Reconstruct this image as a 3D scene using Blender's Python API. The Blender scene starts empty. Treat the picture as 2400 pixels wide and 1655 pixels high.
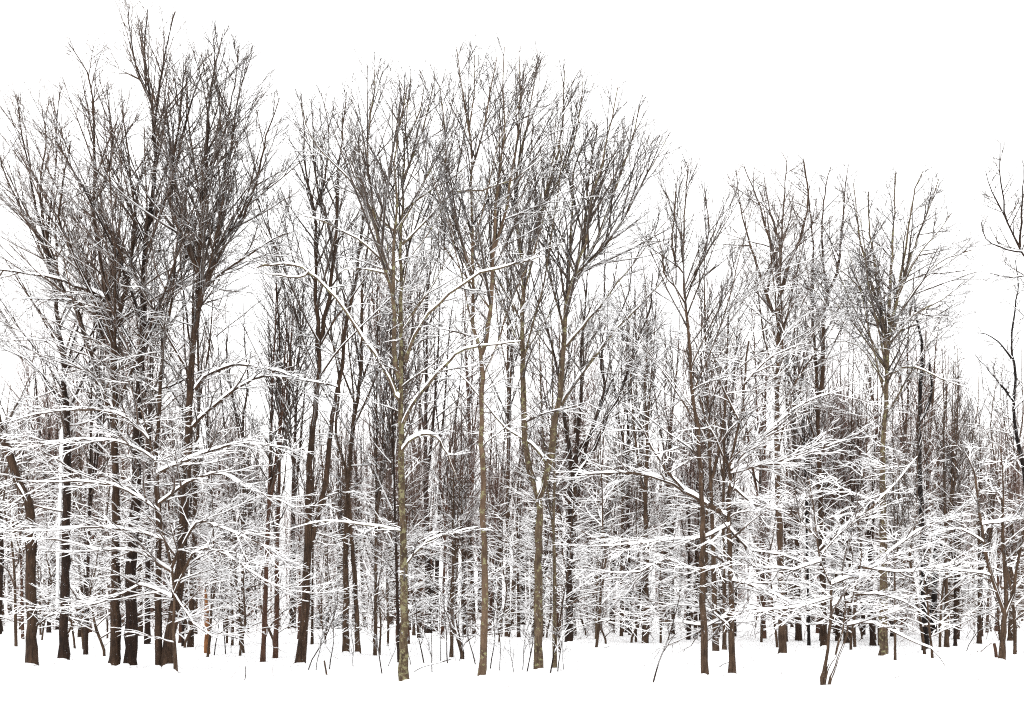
import bpy, math, random
import numpy as np
from mathutils import Vector

# ---------------------------------------------------------------- camera, sky, sun, exposure
SC = bpy.context.scene
COL = SC.collection
FPX, HOR, CH = 2625.0, 1395.0, 2.0          # focal length in photo pixels, horizon row, eye height in metres
cd = bpy.data.cameras.new('camera'); cam = bpy.data.objects.new('camera', cd); COL.objects.link(cam)
cam.location = (0, 0, CH); cam.rotation_euler = (math.radians(90), 0, 0)
cd.sensor_width = 36; cd.lens = 36 * FPX / 2400; cd.shift_y = (HOR - 827.5) / 2400; cd.clip_end = 2000; cd.clip_start = .1
SC.camera = cam
W = bpy.data.worlds.new('World'); SC.world = W; W.use_nodes = True
bg = W.node_tree.nodes['Background']; bg.inputs['Color'].default_value = (1, 1, 1, 1); bg.inputs['Strength'].default_value = 1.0
sd = bpy.data.lights.new('sun', 'SUN'); sun = bpy.data.objects.new('sun', sd); COL.objects.link(sun)
sd.energy = 0.8; sd.angle = math.radians(25); sd.color = (1, .98, .95)
sun.rotation_euler = (math.radians(40), 0, math.radians(-25))
SC.view_settings.view_transform = 'Standard'; SC.view_settings.look = 'None'
SC.view_settings.exposure = 0.92; SC.view_settings.gamma = 1
SC.render.engine = 'CYCLES'
SC.cycles.use_denoising = False
SC.cycles.max_bounces = 6; SC.cycles.diffuse_bounces = 4
SC.cycles.pixel_filter_type = 'BLACKMAN_HARRIS'; SC.cycles.filter_width = 1.15

# ---------------------------------------------------------------- materials
def new_mat(name):
    m = bpy.data.materials.new(name); m.use_nodes = True
    nt = m.node_tree; b = nt.nodes['Principled BSDF']
    b.inputs['Specular IOR Level'].default_value = .2
    return m, nt, b
def N(nt, t, **kw):
    n = nt.nodes.new(t)
    for k, v in kw.items():
        if k in n.inputs: n.inputs[k].default_value = v
        else: setattr(n, k, v)
    return n
def ramp(nt, fac, stops):
    r = nt.nodes.new('ShaderNodeValToRGB'); e = r.color_ramp.elements
    while len(e) < len(stops): e.new(.5)
    for i, (p, c) in enumerate(stops):
        e[i].position = p; e[i].color = (*c, 1) if len(c) == 3 else c
    nt.links.new(fac, r.inputs['Fac']); return r.outputs['Color']
def mix(nt, fac, a, b):
    m = nt.nodes.new('ShaderNodeMix'); m.data_type = 'RGBA'
    for sock, v in ((m.inputs[0], fac), (m.inputs[6], a), (m.inputs[7], b)):
        if hasattr(v, 'is_linked'): nt.links.new(v, sock)
        else: sock.default_value = v if isinstance(v, (int, float)) else (*v, 1)
    return m.outputs[2]
def bark(name, dark, light, lichen=0., lcol=(.2, .19, .1), specks=.5, rough=.9):
    m, nt, b = new_mat(name); L = nt.links.new
    tc = N(nt, 'ShaderNodeTexCoord'); mp = N(nt, 'ShaderNodeMapping'); mp.inputs['Scale'].default_value = (1, 1, .16)
    L(tc.outputs['Object'], mp.inputs['Vector'])
    n1 = N(nt, 'ShaderNodeTexNoise', Scale=22., Detail=5., Roughness=.65); L(mp.outputs[0], n1.inputs['Vector'])
    n2 = N(nt, 'ShaderNodeTexNoise', Scale=2.2, Detail=3.); L(tc.outputs['Object'], n2.inputs['Vector'])
    c = ramp(nt, n1.outputs['Fac'], [(.33, dark), (.68, light)])
    c2 = ramp(nt, n2.outputs['Fac'], [(.3, (.6, .56, .54)), (.7, (1.25, 1.2, 1.15))])
    mu = nt.nodes.new('ShaderNodeMix'); mu.data_type = 'RGBA'; mu.blend_type = 'MULTIPLY'; mu.inputs[0].default_value = 1
    L(c, mu.inputs[6]); L(c2, mu.inputs[7]); c = mu.outputs[2]
    if lichen > 0:
        n3 = N(nt, 'ShaderNodeTexNoise', Scale=9., Detail=4., Roughness=.7); L(tc.outputs['Object'], n3.inputs['Vector'])
        f = ramp(nt, n3.outputs['Fac'], [(.62 - lichen * .3, (0, 0, 0)), (.70 - lichen * .3, (1, 1, 1))])
        c = mix(nt, f, c, lcol)
    if specks > 0:                                     # wind-blown snow stuck in the bark
        n4 = N(nt, 'ShaderNodeTexNoise', Scale=24., Detail=6., Roughness=.75, Distortion=.6); mp4 = N(nt, 'ShaderNodeMapping'); mp4.inputs['Scale'].default_value = (1, 1, .55)
        L(tc.outputs['Object'], mp4.inputs['Vector']); L(mp4.outputs[0], n4.inputs['Vector'])
        n5 = N(nt, 'ShaderNodeTexNoise', Scale=1.6, Detail=3.); L(tc.outputs['Object'], n5.inputs['Vector'])
        md = N(nt, 'ShaderNodeMath', operation='MULTIPLY_ADD'); md.inputs[1].default_value = .22; L(n5.outputs['Fac'], md.inputs[0]); L(n4.outputs['Fac'], md.inputs[2])
        f = ramp(nt, md.outputs[0], [(.80 - specks * .06, (0, 0, 0)), (.82 - specks * .06, (1, 1, 1))])
        c = mix(nt, f, c, (.86, .87, .9))
    L(c, b.inputs['Base Color']); b.inputs['Roughness'].default_value = rough
    bp = N(nt, 'ShaderNodeBump', Strength=.7, Distance=.03); L(n1.outputs['Fac'], bp.inputs['Height']); L(bp.outputs[0], b.inputs['Normal'])
    return m
M = {}
M['brown'] = bark('bark_brown', (0.0176, 0.0104, 0.0064), (0.0680, 0.0416, 0.0264), specks=.55)
M['mid'] = bark('bark_mid_brown', (0.0280, 0.0176, 0.0112), (0.1000, 0.0656, 0.0432), specks=.7)
M['dark'] = bark('bark_dark', (0.0096, 0.0056, 0.0040), (0.0360, 0.0208, 0.0136), specks=.55)
M['black'] = bark('bark_black', (0.0040, 0.0028, 0.0024), (0.0144, 0.0096, 0.0080), specks=.75)
M['grey'] = bark('bark_grey_brown', (0.0400, 0.0272, 0.0176), (0.1360, 0.1000, 0.0680), lichen=.25, specks=.6)
M['lichen'] = bark('bark_lichen', (0.0360, 0.0240, 0.0152), (0.1040, 0.0768, 0.0480), lichen=.4, lcol=(.17, .155, .085), specks=.6)
M['smooth'] = bark('bark_smooth', (0.0680, 0.0440, 0.0288), (0.1360, 0.0944, 0.0640), lichen=.2, specks=.35)
M['russet'] = bark('bark_russet', (0.0360, 0.0176, 0.0112), (0.1120, 0.0600, 0.0400), specks=.7)
M['orange'] = bark('bark_orange', (0.1280, 0.0480, 0.0176), (0.3360, 0.1600, 0.0680), specks=.3)
def twigm(name, a, b_):
    m, nt, b = new_mat(name)
    tc = N(nt, 'ShaderNodeTexCoord'); n = N(nt, 'ShaderNodeTexNoise', Scale=3., Detail=3.)
    nt.links.new(tc.outputs['Object'], n.inputs['Vector'])
    nt.links.new(ramp(nt, n.outputs['Fac'], [(.3, a), (.7, b_)]), b.inputs['Base Color'])
    b.inputs['Roughness'].default_value = .9; return m
M['twig'] = twigm('twig_dark', (.022, .016, .013), (.085, .062, .048))
M['twig_brown'] = twigm('twig_brown', (.034, .022, .016), (.11, .072, .052))
M['twig_red'] = twigm('twig_russet', (.06, .032, .024), (.15, .085, .064))
#(0.0400, 0.0200, 0.0144), (0.1120, 0.0600, 0.0440))
M['twig_far'] = twigm('twig_far', (.08, .052, .044), (.19, .128, .11))
#(0.0400, 0.0240, 0.0192), (0.1040, 0.0640, 0.0512))
def snowm(name, scale, strength):
    m, nt, b = new_mat(name)
    tc = N(nt, 'ShaderNodeTexCoord'); n = N(nt, 'ShaderNodeTexNoise', Scale=scale, Detail=5.)
    nt.links.new(tc.outputs['Object'], n.inputs['Vector'])
    nt.links.new(ramp(nt, n.outputs['Fac'], [(.3, (.90, .91, .925)), (.7, (.95, .95, .955))]), b.inputs['Base Color'])
    b.inputs['Roughness'].default_value = .75
    bp = N(nt, 'ShaderNodeBump', Strength=strength, Distance=.05); nt.links.new(n.outputs['Fac'], bp.inputs['Height'])
    nt.links.new(bp.outputs[0], b.inputs['Normal']); return m
M['snow'] = snowm('snow_on_branches', 14., .25)
M['ground'] = snowm('snow_ground', 3., .25)

# ---------------------------------------------------------------- helpers
def at(px, py, d):
    return np.array(((px - 1200) / FPX * d, d, CH + (HOR - py) / FPX * d))
def depth(py): return FPX * CH / (py - HOR)
def norm(v): return v / np.maximum(np.linalg.norm(v, axis=-1, keepdims=True), 1e-9)
Z = np.array((0., 0., 1.))
def hills(x, y):
    return (.10 * np.sin(x * .21 + 1.3) * np.sin(y * .17) + .05 * np.sin(x * .55 + y * .3) + .03 * np.sin(x * 1.3 - y * .9 + 2)) * np.clip((y - 18) / 8, 0.25, 1)

class Acc:
    def __init__(s): s.v = []; s.q = []; s.n = 0
    def add(s, v, q):
        s.v.append(v.reshape(-1, 3)); s.q.append(q.reshape(-1, 4) + s.n); s.n += v.reshape(-1, 3).shape[0]
    def tubes(s, pts, rad, k, ov=None):
        """pts [n,m,3], rad [n,m]: n tubes of k sides"""
        n, m = rad.shape
        if n == 0: return
        T = np.empty_like(pts); T[:, 1:-1] = pts[:, 2:] - pts[:, :-2]; T[:, 0] = pts[:, 1] - pts[:, 0]; T[:, -1] = pts[:, -1] - pts[:, -2]
        T = norm(T); ch = norm(pts[:, -1] - pts[:, 0])
        ref = np.where(np.abs(ch[:, 2:3]) > .7, np.array((1., 0, 0)), Z)[:, None, :]
        U = norm(np.cross(T, ref)); V = np.cross(T, U)
        a = np.arange(k) * 2 * math.pi / k
        r = rad[:, :, None] * np.ones(k) if ov is None else rad[:, :, None] * ov
        v = pts[:, :, None, :] + r[..., None] * (np.cos(a)[:, None] * U[:, :, None, :] + np.sin(a)[:, None] * V[:, :, None, :])
        i = np.arange(n * m * k).reshape(n, m, k); j = np.roll(i, -1, axis=2)
        s.add(v, np.stack((i[:, :-1], j[:, :-1], j[:, 1:], i[:, 1:]), -1))
    def snow(s, pts, rad, rng, amt, k=3, gap=.15, lo=.26, hi=.66):
        n, m = rad.shape
        if n == 0: return
        T = np.empty_like(pts); T[:, 1:-1] = pts[:, 2:] - pts[:, :-2]; T[:, 0] = pts[:, 1] - pts[:, 0]; T[:, -1] = pts[:, -1] - pts[:, -2]
        T = norm(T); hz = np.hypot(T[..., 0], T[..., 1])
        f = np.clip((hz - lo) / (hi - lo), 0, 1)
        hfac = np.clip(1.15 - (pts[..., 2] - 5) / 16, .2, 1.1)
        var = rng.uniform(.55, 1.4, (n, m)); var[:, 1:-1] = (var[:, :-2] + 2 * var[:, 1:-1] + var[:, 2:]) / 4
        th = np.minimum((.0066 + .42 * rad) * amt, .07) * f * hfac * var
        th *= rng.random((n, m)) > gap
        th[:, -1] *= .5
        keep = th.max(1) > .005; pts, rad, th, T = pts[keep], rad[keep], th[keep], T[keep]
        n = len(th)
        if n == 0: return
        side = norm(np.cross(T, Z) + 1e-6)
        w = np.where(th > .003, rad * .95 + th * .36, rad * .3); h = np.where(th > .003, rad + th, rad * .3)
        a = np.linspace(0, math.pi, k)
        v = pts[:, :, None, :] + (w[..., None] * np.cos(a))[..., None] * side[:, :, None, :] + (h[..., None] * np.sin(a))[..., None] * Z
        i = np.arange(n * m * k).reshape(n, m, k)
        s.add(v, np.stack((i[:, :-1, :-1], i[:, :-1, 1:], i[:, 1:, 1:], i[:, 1:, :-1]), -1))
    def mesh(s, name, mat, off=(0, 0, 0), smooth=True):
        v = np.concatenate(s.v) - np.asarray(off); q = np.concatenate(s.q).astype(np.int32)
        me = bpy.data.meshes.new(name); me.vertices.add(len(v)); me.vertices.foreach_set('co', v.astype(np.float32).ravel())
        me.loops.add(q.size); me.loops.foreach_set('vertex_index', q.ravel())
        me.polygons.add(len(q)); me.polygons.foreach_set('loop_start', np.arange(len(q), dtype=np.int32) * 4)
        me.polygons.foreach_set('use_smooth', np.full(len(q), smooth)); me.update(calc_edges=True); me.validate()
        me.materials.append(M[mat]); return me
def obj(name, me, parent=None, kind=None):
    o = bpy.data.objects.new(name, me); COL.objects.link(o); o.parent = parent
    if kind: o['kind'] = kind
    return o
def tag(o, label, cat, group=None):
    o['label'] = label; o['category'] = cat
    if group: o['group'] = group
    return o
def root(name, loc, label, cat, group=None):
    o = bpy.data.objects.new(name, None); COL.objects.link(o); o.location = loc; o.empty_display_size = .3
    return tag(o, label, cat, group)

def smooth_path(P, step=.3):
    P = np.asarray(P, float)
    Q = np.vstack((2 * P[0] - P[1], P, 2 * P[-1] - P[-2])); out = []
    for i in range(1, len(Q) - 2):
        n = max(2, int(np.linalg.norm(Q[i + 1] - Q[i]) / step))
        t = np.linspace(0, 1, n, endpoint=False)[:, None]
        a, b, c, d = Q[i - 1], Q[i], Q[i + 1], Q[i + 2]
        out.append(.5 * (2 * b + (c - a) * t + (2 * a - 5 * b + 4 * c - d) * t * t + (3 * b - a - 3 * c + d) * t ** 3))
    return np.vstack(out + [P[-1:]])

# ---- branching
def grow(rng, P, D, L, r0, r1, n, wander, elev, pull):
    """polylines that start at P along D and bend towards the given sine of elevation"""
    k = len(L); pts = np.empty((k, n + 1, 3)); pts[:, 0] = P; d = D.copy()
    for i in range(n):
        pts[:, i + 1] = pts[:, i] + d * (L / n)[:, None]
        d = d + rng.normal(0, wander, (k, 3)); d[:, 2] += pull * (elev - d[:, 2]); d = norm(d)
    t = np.linspace(0, 1, n + 1)
    return pts, r0[:, None] * (1 - t) + r1 * t
def spawn(rng, pts, rad, L, num, t0, t1, ang, sd, ratio, flat):
    k, n = rad.shape[0], rad.shape[1] - 1
    t = t0 + (t1 - t0) * (np.arange(num) + rng.random((k, num))) / num
    x = t * n; i = np.clip(x.astype(int), 0, n - 1); f = (x - i)[..., None]; r = np.arange(k)[:, None]
    p0, p1 = pts[r, i], pts[r, i + 1]; P = p0 * (1 - f) + p1 * f; T = norm(p1 - p0)
    R = rad[r, i] * (1 - f[..., 0]) + rad[r, i + 1] * f[..., 0]
    q = rng.normal(0, 1, (k, num, 3))
    if flat:
        sgn = np.where((np.arange(num) + rng.integers(0, 2, (k, 1))) % 2 == 0, 1., -1.)[..., None]
        q = sgn * norm(np.cross(T, Z) + 1e-6) + rng.normal(0, .5, (k, num, 3))
    q = norm(q - T * (q * T).sum(-1, keepdims=True))
    a = rng.normal(ang, sd, (k, num))[..., None]
    D = np.cos(a) * T + np.sin(a) * q
    ln = L[:, None] * ratio * (1.08 - .62 * t) * rng.uniform(.55, 1.25, (k, num))
    return P.reshape(-1, 3), D.reshape(-1, 3), ln.ravel(), R.ravel()
STY = {  # l1 angle, sd, elevation, pull, wander, flat, l2 angle, l2 elevation
    'up': (.52, .2, .90, .085, .042, False, .46, .86),
    'fan': (.78, .24, .66, .08, .08, False, .60, .66),
    'hz': (1.12, .3, .10, .10, .12, True, .62, .12),
}
def crown(rng, tw, sn, path, rad, t0, t1, spacing, ln, style, snow, dens=1., taper=.75, side=None, lod=0):
    """branches of three orders along a stem between the fractions t0 and t1 of its length"""
    ang, asd, el, pull, wan, flat, a2, e2 = STY[style]
    seg = np.linalg.norm(np.diff(path, axis=0), axis=1); tot = seg.sum(); cum = np.concatenate(([0], np.cumsum(seg))) / tot
    n = max(1, int(tot * (t1 - t0) / spacing))
    t = t0 + (t1 - t0) * (np.arange(n) + rng.random(n)) / n
    P = np.stack([np.interp(t, cum, path[:, i]) for i in range(3)], 1); e = .01
    T = norm(np.stack([np.interp(np.minimum(t + e, 1), cum, path[:, i]) - np.interp(np.maximum(t - e, 0), cum, path[:, i]) for i in range(3)], 1))
    R = np.interp(t, cum, rad)
    if style == 'hz':
        az = rng.uniform(0, 2 * math.pi, n)
        if abs(T[:, 2]).mean() < .6:     # a limb that lies flat: sprays leave sideways
            q = norm(np.cross(T, Z)) * np.where(rng.random((n, 1)) > .5, 1, -1) + rng.normal(0, .35, (n, 3)); a_ = rng.normal(.8, .2, (n, 1))
            q = norm(q - T * (q * T).sum(-1, keepdims=True)); D = np.cos(a_) * T + np.sin(a_) * q
        else:
            dz = np.cos(rng.normal(ang, asd, n)); h = np.sqrt(np.clip(1 - dz * dz, 0, 1)); D = np.stack((np.cos(az) * h, np.sin(az) * h, dz), 1)
    else:
        q = rng.normal(0, 1, (n, 3)); q = norm(q - T * (q * T).sum(-1, keepdims=True)); a_ = rng.normal(ang, asd, (n, 1))
        D = np.cos(a_) * T + np.sin(a_) * q
    u = (t - t0) / max(t1 - t0, 1e-6)
    L = ln * (1 - taper * u) * rng.uniform(.55, 1.2, n)
    if style != 'hz': L = np.minimum(L, (1 - t) * tot * .85 + .3)
    hz_ = style == 'hz'
    r0 = np.minimum(R * .7, .009 + .0098 * L); n1 = 7 if lod == 0 else 5
    p1, d1 = grow(rng, P, D, L, r0, .0045, n1, wan, el + (rng.uniform(-.25, .35, n) if hz_ else 0), pull)
    tw.tubes(p1, d1, 4 if lod == 0 else 3); sn.snow(p1, d1, rng, snow, gap=.05 if hz_ else .15)
    num2 = max(2, int(round((5 if hz_ else 6 if lod == 0 else 4) * dens)))
    P, D, L2, R2 = spawn(rng, p1, d1, L, num2, .15, .95, a2, .16, .58, flat)
    n2 = 4 if lod == 0 else 3
    p2, d2 = grow(rng, P, D, L2, np.minimum(R2 * .8, .006 + .006 * L2), .004, n2, wan * 1.3, e2, pull)
    tw.tubes(p2, d2, 3); sn.snow(p2, d2, rng, snow, gap=.06 if hz_ else .2)
    num3 = max(2, int(round((3 if lod == 0 else 2) * dens)))
    P, D, L3, R3 = spawn(rng, p2, d2, L2, num3, .15, .95, a2, .18, .62, flat)
    ok = L3 > .10; P, D, L3, R3 = P[ok], D[ok], L3[ok], R3[ok]
    p3, d3 = grow(rng, P, D, L3, np.minimum(R3 * .9, .0065), .0036, 2, wan * 1.6, e2, pull * .7)
    tw.tubes(p3, d3, 3); sn.snow(p3, d3, rng, snow, gap=.08 if hz_ else .25)

def stem_rad(rng, n, w0, w1, flare=True, curve=1.):
    t = np.linspace(0, 1, n); r = w0 + (w1 - w0) * t ** curve
    r *= 1 + .05 * rng.normal(0, 1, n)
    return r
def trunk_tube(acc, rng, path, rad, k=10):
    n = len(rad); ov = 1 + .06 * rng.normal(0, 1, (1, n, k)); acc.tubes(path[None], rad[None], k, ov)

def hero(name, label, cat, base, mat, stems, twig='twig', seed=0, snow=1., up=None, hz=None, style='up', d=None, lmat=None, subs=6):
    """a tree of its own shape. stems: dicts p (photo polyline), w (start, end width), limb, br overrides, fork"""
    rng = np.random.default_rng(seed + 11); D = d or depth(base[1])
    b = at(base[0], base[1], D); b[2] = hills(b[0], b[1])
    rt = root(name, b, label, cat)
    tw, sn = Acc(), Acc()
    for si, s in enumerate(stems):
        first = si == 0 or s.get('basal')
        dd = np.zeros(len(s['p'])); lean = s.get('dd', 0. if first else rng.uniform(-.16, .16))
        L = np.concatenate(([0], np.cumsum(np.hypot(*np.diff(np.array(s['p'], float), axis=0).T)))) / FPX * D
        P = np.array([at(x, y, D + lean * l) for (x, y), l in zip(s['p'], L)])
        if first: P = np.vstack((P[:1] - (0, 0, .45), P))
        path = smooth_path(P); n = len(path)
        path[1:-1] += rng.normal(0, .012, (n - 2, 3))
        w0, w1 = s['w'][0] / FPX * D / 2, s['w'][1] / FPX * D / 2
        rad = stem_rad(rng, n, w0, w1, curve=s.get('curve', .9))
        if first:
            h = path[:, 2] - b[2]; rad *= 1 + .22 * np.exp(-np.maximum(h, 0) / .35)
        a = Acc(); trunk_tube(a, rng, path, rad, 10 if w0 > .06 else 7)
        if first and w0 > .05:
            for q_ in range(3): sz = w0 * rng.uniform(.9, 1.6); an = rng.uniform(-2.6, -.5); foot = lump('snow_bank', rt, np.array((P[1][0] + math.cos(an) * w0 * 1.15, P[1][1] + math.sin(an) * w0 * 1.15, b[2] - .02)), (sz * 1.3, sz, rng.uniform(.05, .16)), b, seed * 9 + q_, .5)
        part = obj('trunk' if first else 'limb', a.mesh('stem', s.get('mat', mat if first else (lmat or mat)), b), rt)
        a = Acc(); a.snow(path[None], rad[None], rng, min(snow, 1.25) * s.get('snow', 1.3), k=6, gap=.07, lo=.22, hi=.6)
        if a.v: obj('snow', a.mesh('snow', 'snow', b), part, 'stuff')
        py = HOR - (path[:, 2] - CH) / path[:, 1] * FPX
        seg = np.concatenate(([0], np.cumsum(np.linalg.norm(np.diff(path, axis=0), axis=1)))); seg /= seg[-1]
        br = s.get('br')
        if br is None:
            br = []
            u = s.get('up', up)
            if u and py.min() < u[0]: br.append((u[0], -999, u[1], u[2], style))
            if u and py.min() < u[0] and first: br.append((1090, u[0], .7, 2.3, 'fan'))
            h = s.get('hz', hz)
            if h and py.min() < h[0]: br.append((h[0], h[1], h[2], h[3], 'hz'))
        u = s.get('up', up)
        if u and s.get('br') is None and w0 > .05:          # ascending side stems below and inside the crown
            tot = np.linalg.norm(np.diff(path, axis=0), axis=1).sum()
            hi_ = np.where((py <= u[0] + (170 if first else 60)) & (py >= u[0] - 160))[0]
            for q_ in range((subs if first else 1) if len(hi_) > 3 else 0):
                k_ = rng.choice(hi_); left = (1 - seg[k_]) * tot
                az = rng.uniform(0, 6.28); d_ = norm(np.array([[math.cos(az) * .55, math.sin(az) * .35, .8]])); Ls = min(left * rng.uniform(.6, .86), 8.5)
                if Ls < 1.5: continue
                ps, rs = grow(rng, path[k_][None], d_, np.array([Ls]), np.array([rad[k_] * rng.uniform(.42, .62)]), .006, 14, .045, .93, .10)
                a = Acc(); a.tubes(ps, rs, 7); part = obj('limb', a.mesh('stem', lmat or mat, b), rt)
                a = Acc(); a.snow(ps, rs, rng, 1.2, k=5, gap=.12, lo=.22, hi=.6)
                if a.v: obj('snow', a.mesh('snow', 'snow', b), part, 'stuff')
                crown(rng, tw, sn, ps[0], rs[0], .18, 1., .42, 2.3, style, snow, taper=.7)
        for (y0, y1, sp, ln, sty) in br:
            ins = np.where((py <= y0) & (py >= y1))[0]
            if len(ins) < 2: continue
            crown(rng, tw, sn, path, rad, seg[ins[0]], seg[ins[-1]], sp, ln, sty, snow, dens=s.get('dens', 1.), taper=.74 if y1 < 0 else .25)
    if tw.v: 
        c = obj('crown', tw.mesh('crown', twig, b), rt, 'stuff')
        if sn.v: obj('snow', sn.mesh('snow', 'snow', b), c, 'stuff')
    return rt
def lump(name, parent, c, size, off, seed, flat=0.):
    r_ = np.random.default_rng(seed); nu, nv = 14, 7
    u = np.linspace(0, 2 * math.pi, nu, endpoint=False); v = np.linspace(-math.pi / 2 * (1 - flat), math.pi / 2, nv)
    U, V = np.meshgrid(u, v); k = 1 + .16 * r_.normal(0, 1, U.shape); k[-1] = 1; k[0] = k[0].mean()
    P = np.stack((np.cos(U) * np.cos(V) * k * size[0], np.sin(U) * np.cos(V) * k * size[1], np.sin(V) * (.5 + .5 * k) * size[2]), -1) + c
    i = np.arange(nu * nv).reshape(nv, nu); j = np.roll(i, -1, 1)
    a = Acc(); a.add(P, np.stack((i[:-1], j[:-1], j[1:], i[1:]), -1)); return obj(name, a.mesh('snow', 'snow', off), parent)
def plaster(rt, pts, D, w, seed):
    r_ = np.random.default_rng(seed); b = np.array(rt.location)
    P = smooth_path(np.array([at(x, y, D - .02) for x, y in pts]), .12); rad = w / FPX * D / 2 * r_.uniform(.35, 1.25, len(P)); rad[[0, -1]] = .01
    a = Acc(); trunk_tube(a, r_, P, rad, 7); tr = [c for c in rt.children if c.name.startswith('trunk')][0]; obj('snow', a.mesh('snow', 'snow', b), tr, 'stuff')
def S(p, w, **k): return dict(p=p, w=w, **k)

# ---------------------------------------------------------------- ground
xs = np.concatenate((np.linspace(-260, -45, 40), np.linspace(-44, 44, 120), np.linspace(45, 260, 40)))
ys = np.concatenate((np.linspace(-20, 15, 14), np.linspace(16, 70, 90), np.linspace(72, 420, 70)))
X, Y = np.meshgrid(xs, ys); nz = np.random.default_rng(5).normal(0, .012, X.shape)
gv = np.stack((X, Y, hills(X, Y) + nz), -1)
i = np.arange(X.size).reshape(X.shape)
g = Acc(); g.add(gv, np.stack((i[:-1, :-1], i[:-1, 1:], i[1:, 1:], i[1:, :-1]), -1))
obj('ground', g.mesh('ground', 'ground'), None, 'structure')

# ---------------------------------------------------------------- the trees with a shape of their own
T = 'tree'
hero('leaning_tree', 'brown trunk bent over to one side at half height, hollow slit near its base', T, (76, 1573), 'brown',
     [S([(76, 1573), (74, 1492), (73, 1400), (72, 1328), (71, 1246), (66, 1176), (45, 1135), (25, 1082), (8, 1029), (-12, 960), (-45, 860), (-70, 760)], (27, 15), snow=1.6, br=[(1040, -99, .45, 3.08, 'fan')]),
      S([(76, 1330), (78, 1280), (76, 1236)], (17, 13), br=[]),
      S([(70, 1210), (30, 1235), (-10, 1250), (-60, 1265)], (7, 2), br=[(2000, 0, .35, 1.2, 'hz')]),
      S([(80, 1470), (100, 1455), (130, 1440), (170, 1450), (215, 1460)], (7, 2), br=[(2000, 0, .35, 1.0, 'hz')])], seed=1)
hT2 = hero('tall_tree', 'tall dark trunk with a snow-plastered flank, beside the bent brown tree', T, (148, 1552), 'dark',
     [S([(148, 1552), (150, 1450), (154, 1287), (157, 1120), (157, 1000), (151, 900), (150, 845), (135, 751), (128, 641), (107, 563), (85, 490), (70, 410), (52, 320), (40, 230)], (25, 2)),
      S([(130, 690), (112, 600), (118, 500), (128, 400), (132, 300), (140, 215)], (8, 1.5)),
      S([(128, 641), (90, 560), (40, 470), (5, 390), (-12, 300)], (9, 1.5), snow=1.6),
      S([(152, 960), (120, 900), (60, 840), (0, 815)], (8, 2), br=[(2000, 0, .4, 1.5, 'fan')])], seed=2, up=(890, 0.37, 3.98), hz=(1330, 700, .9, 2.6), twig='twig_brown')
hero('tall_tree', 'reddish brown tree whose limbs fan out to one side in long snowy arcs', T, (269, 1566), 'brown',
     [S([(269, 1566), (271, 1450), (271, 1287), (271, 1123), (269, 1000), (270, 907), (266, 845), (263, 782), (251, 688), (235, 610), (232, 563), (219, 500), (221, 400), (219, 263), (205, 170), (160, 100)], (25, 2)),
      S([(262, 770), (282, 735), (291, 694), (304, 641), (313, 563), (320, 510), (305, 420), (298, 330), (280, 240)], (13, 2)),
      S([(248, 700), (212, 680), (175, 669), (132, 653), (78, 644), (0, 632), (-40, 640)], (13, 3), snow=1.7, br=[(2000, 0, .34, 2.0, 'hz')], dd=-.1),
      S([(263, 983), (232, 892), (201, 798), (185, 735), (144, 669), (125, 603), (103, 530), (95, 430), (108, 320), (98, 250)], (13, 2), snow=1.5),
      S([(276, 829), (232, 719), (201, 663), (172, 603), (154, 556), (138, 509), (150, 420), (165, 330)], (12, 2), snow=1.5),
      S([(219, 480), (255, 400), (262, 300), (250, 200)], (7, 1.5)),
      S([(268, 960), (225, 890), (165, 850), (110, 800), (50, 790)], (9, 2), snow=1.7, br=[(2000, 0, .4, 1.8, 'hz')])], seed=3, up=(850, 0.37, 3.62), hz=(1300, 700, .8, 2.4), twig='twig_brown')
hero('tall_tree', 'tallest tree in the wood, thick dark rough trunk plastered with snow flecks', T, (306, 1566), 'dark',
     [S([(306, 1566), (307, 1430), (308, 1308), (316, 1205), (320, 1100), (322, 1000), (329, 876), (332, 782), (335, 688), (338, 594), (345, 531), (364, 395), (355, 241), (340, 150), (346, 22)], (31, 2)),
      S([(358, 330), (370, 230), (385, 130), (408, 35)], (8, 1.5)), S([(352, 235), (322, 160), (305, 80), (300, 10)], (6, 1.5)),
      S([(340, 560), (300, 480), (268, 400), (240, 360)], (10, 2)), S([(345, 531), (400, 440), (425, 330), (455, 220), (480, 150)], (11, 2)),
      S([(345, 917), (312, 850), (282, 790), (255, 740), (205, 712), (150, 700), (60, 700)], (10, 3), snow=1.8, br=[(2000, 0, .36, 1.8, 'hz')]),
      S([(345, 917), (400, 905), (450, 880), (500, 862)], (7, 2), br=[(2000, 0, .36, 1.5, 'hz')])], seed=4, up=(690, 0.35, 3.44), hz=(1330, 700, .7, 2.4), twig='twig_brown')
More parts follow.
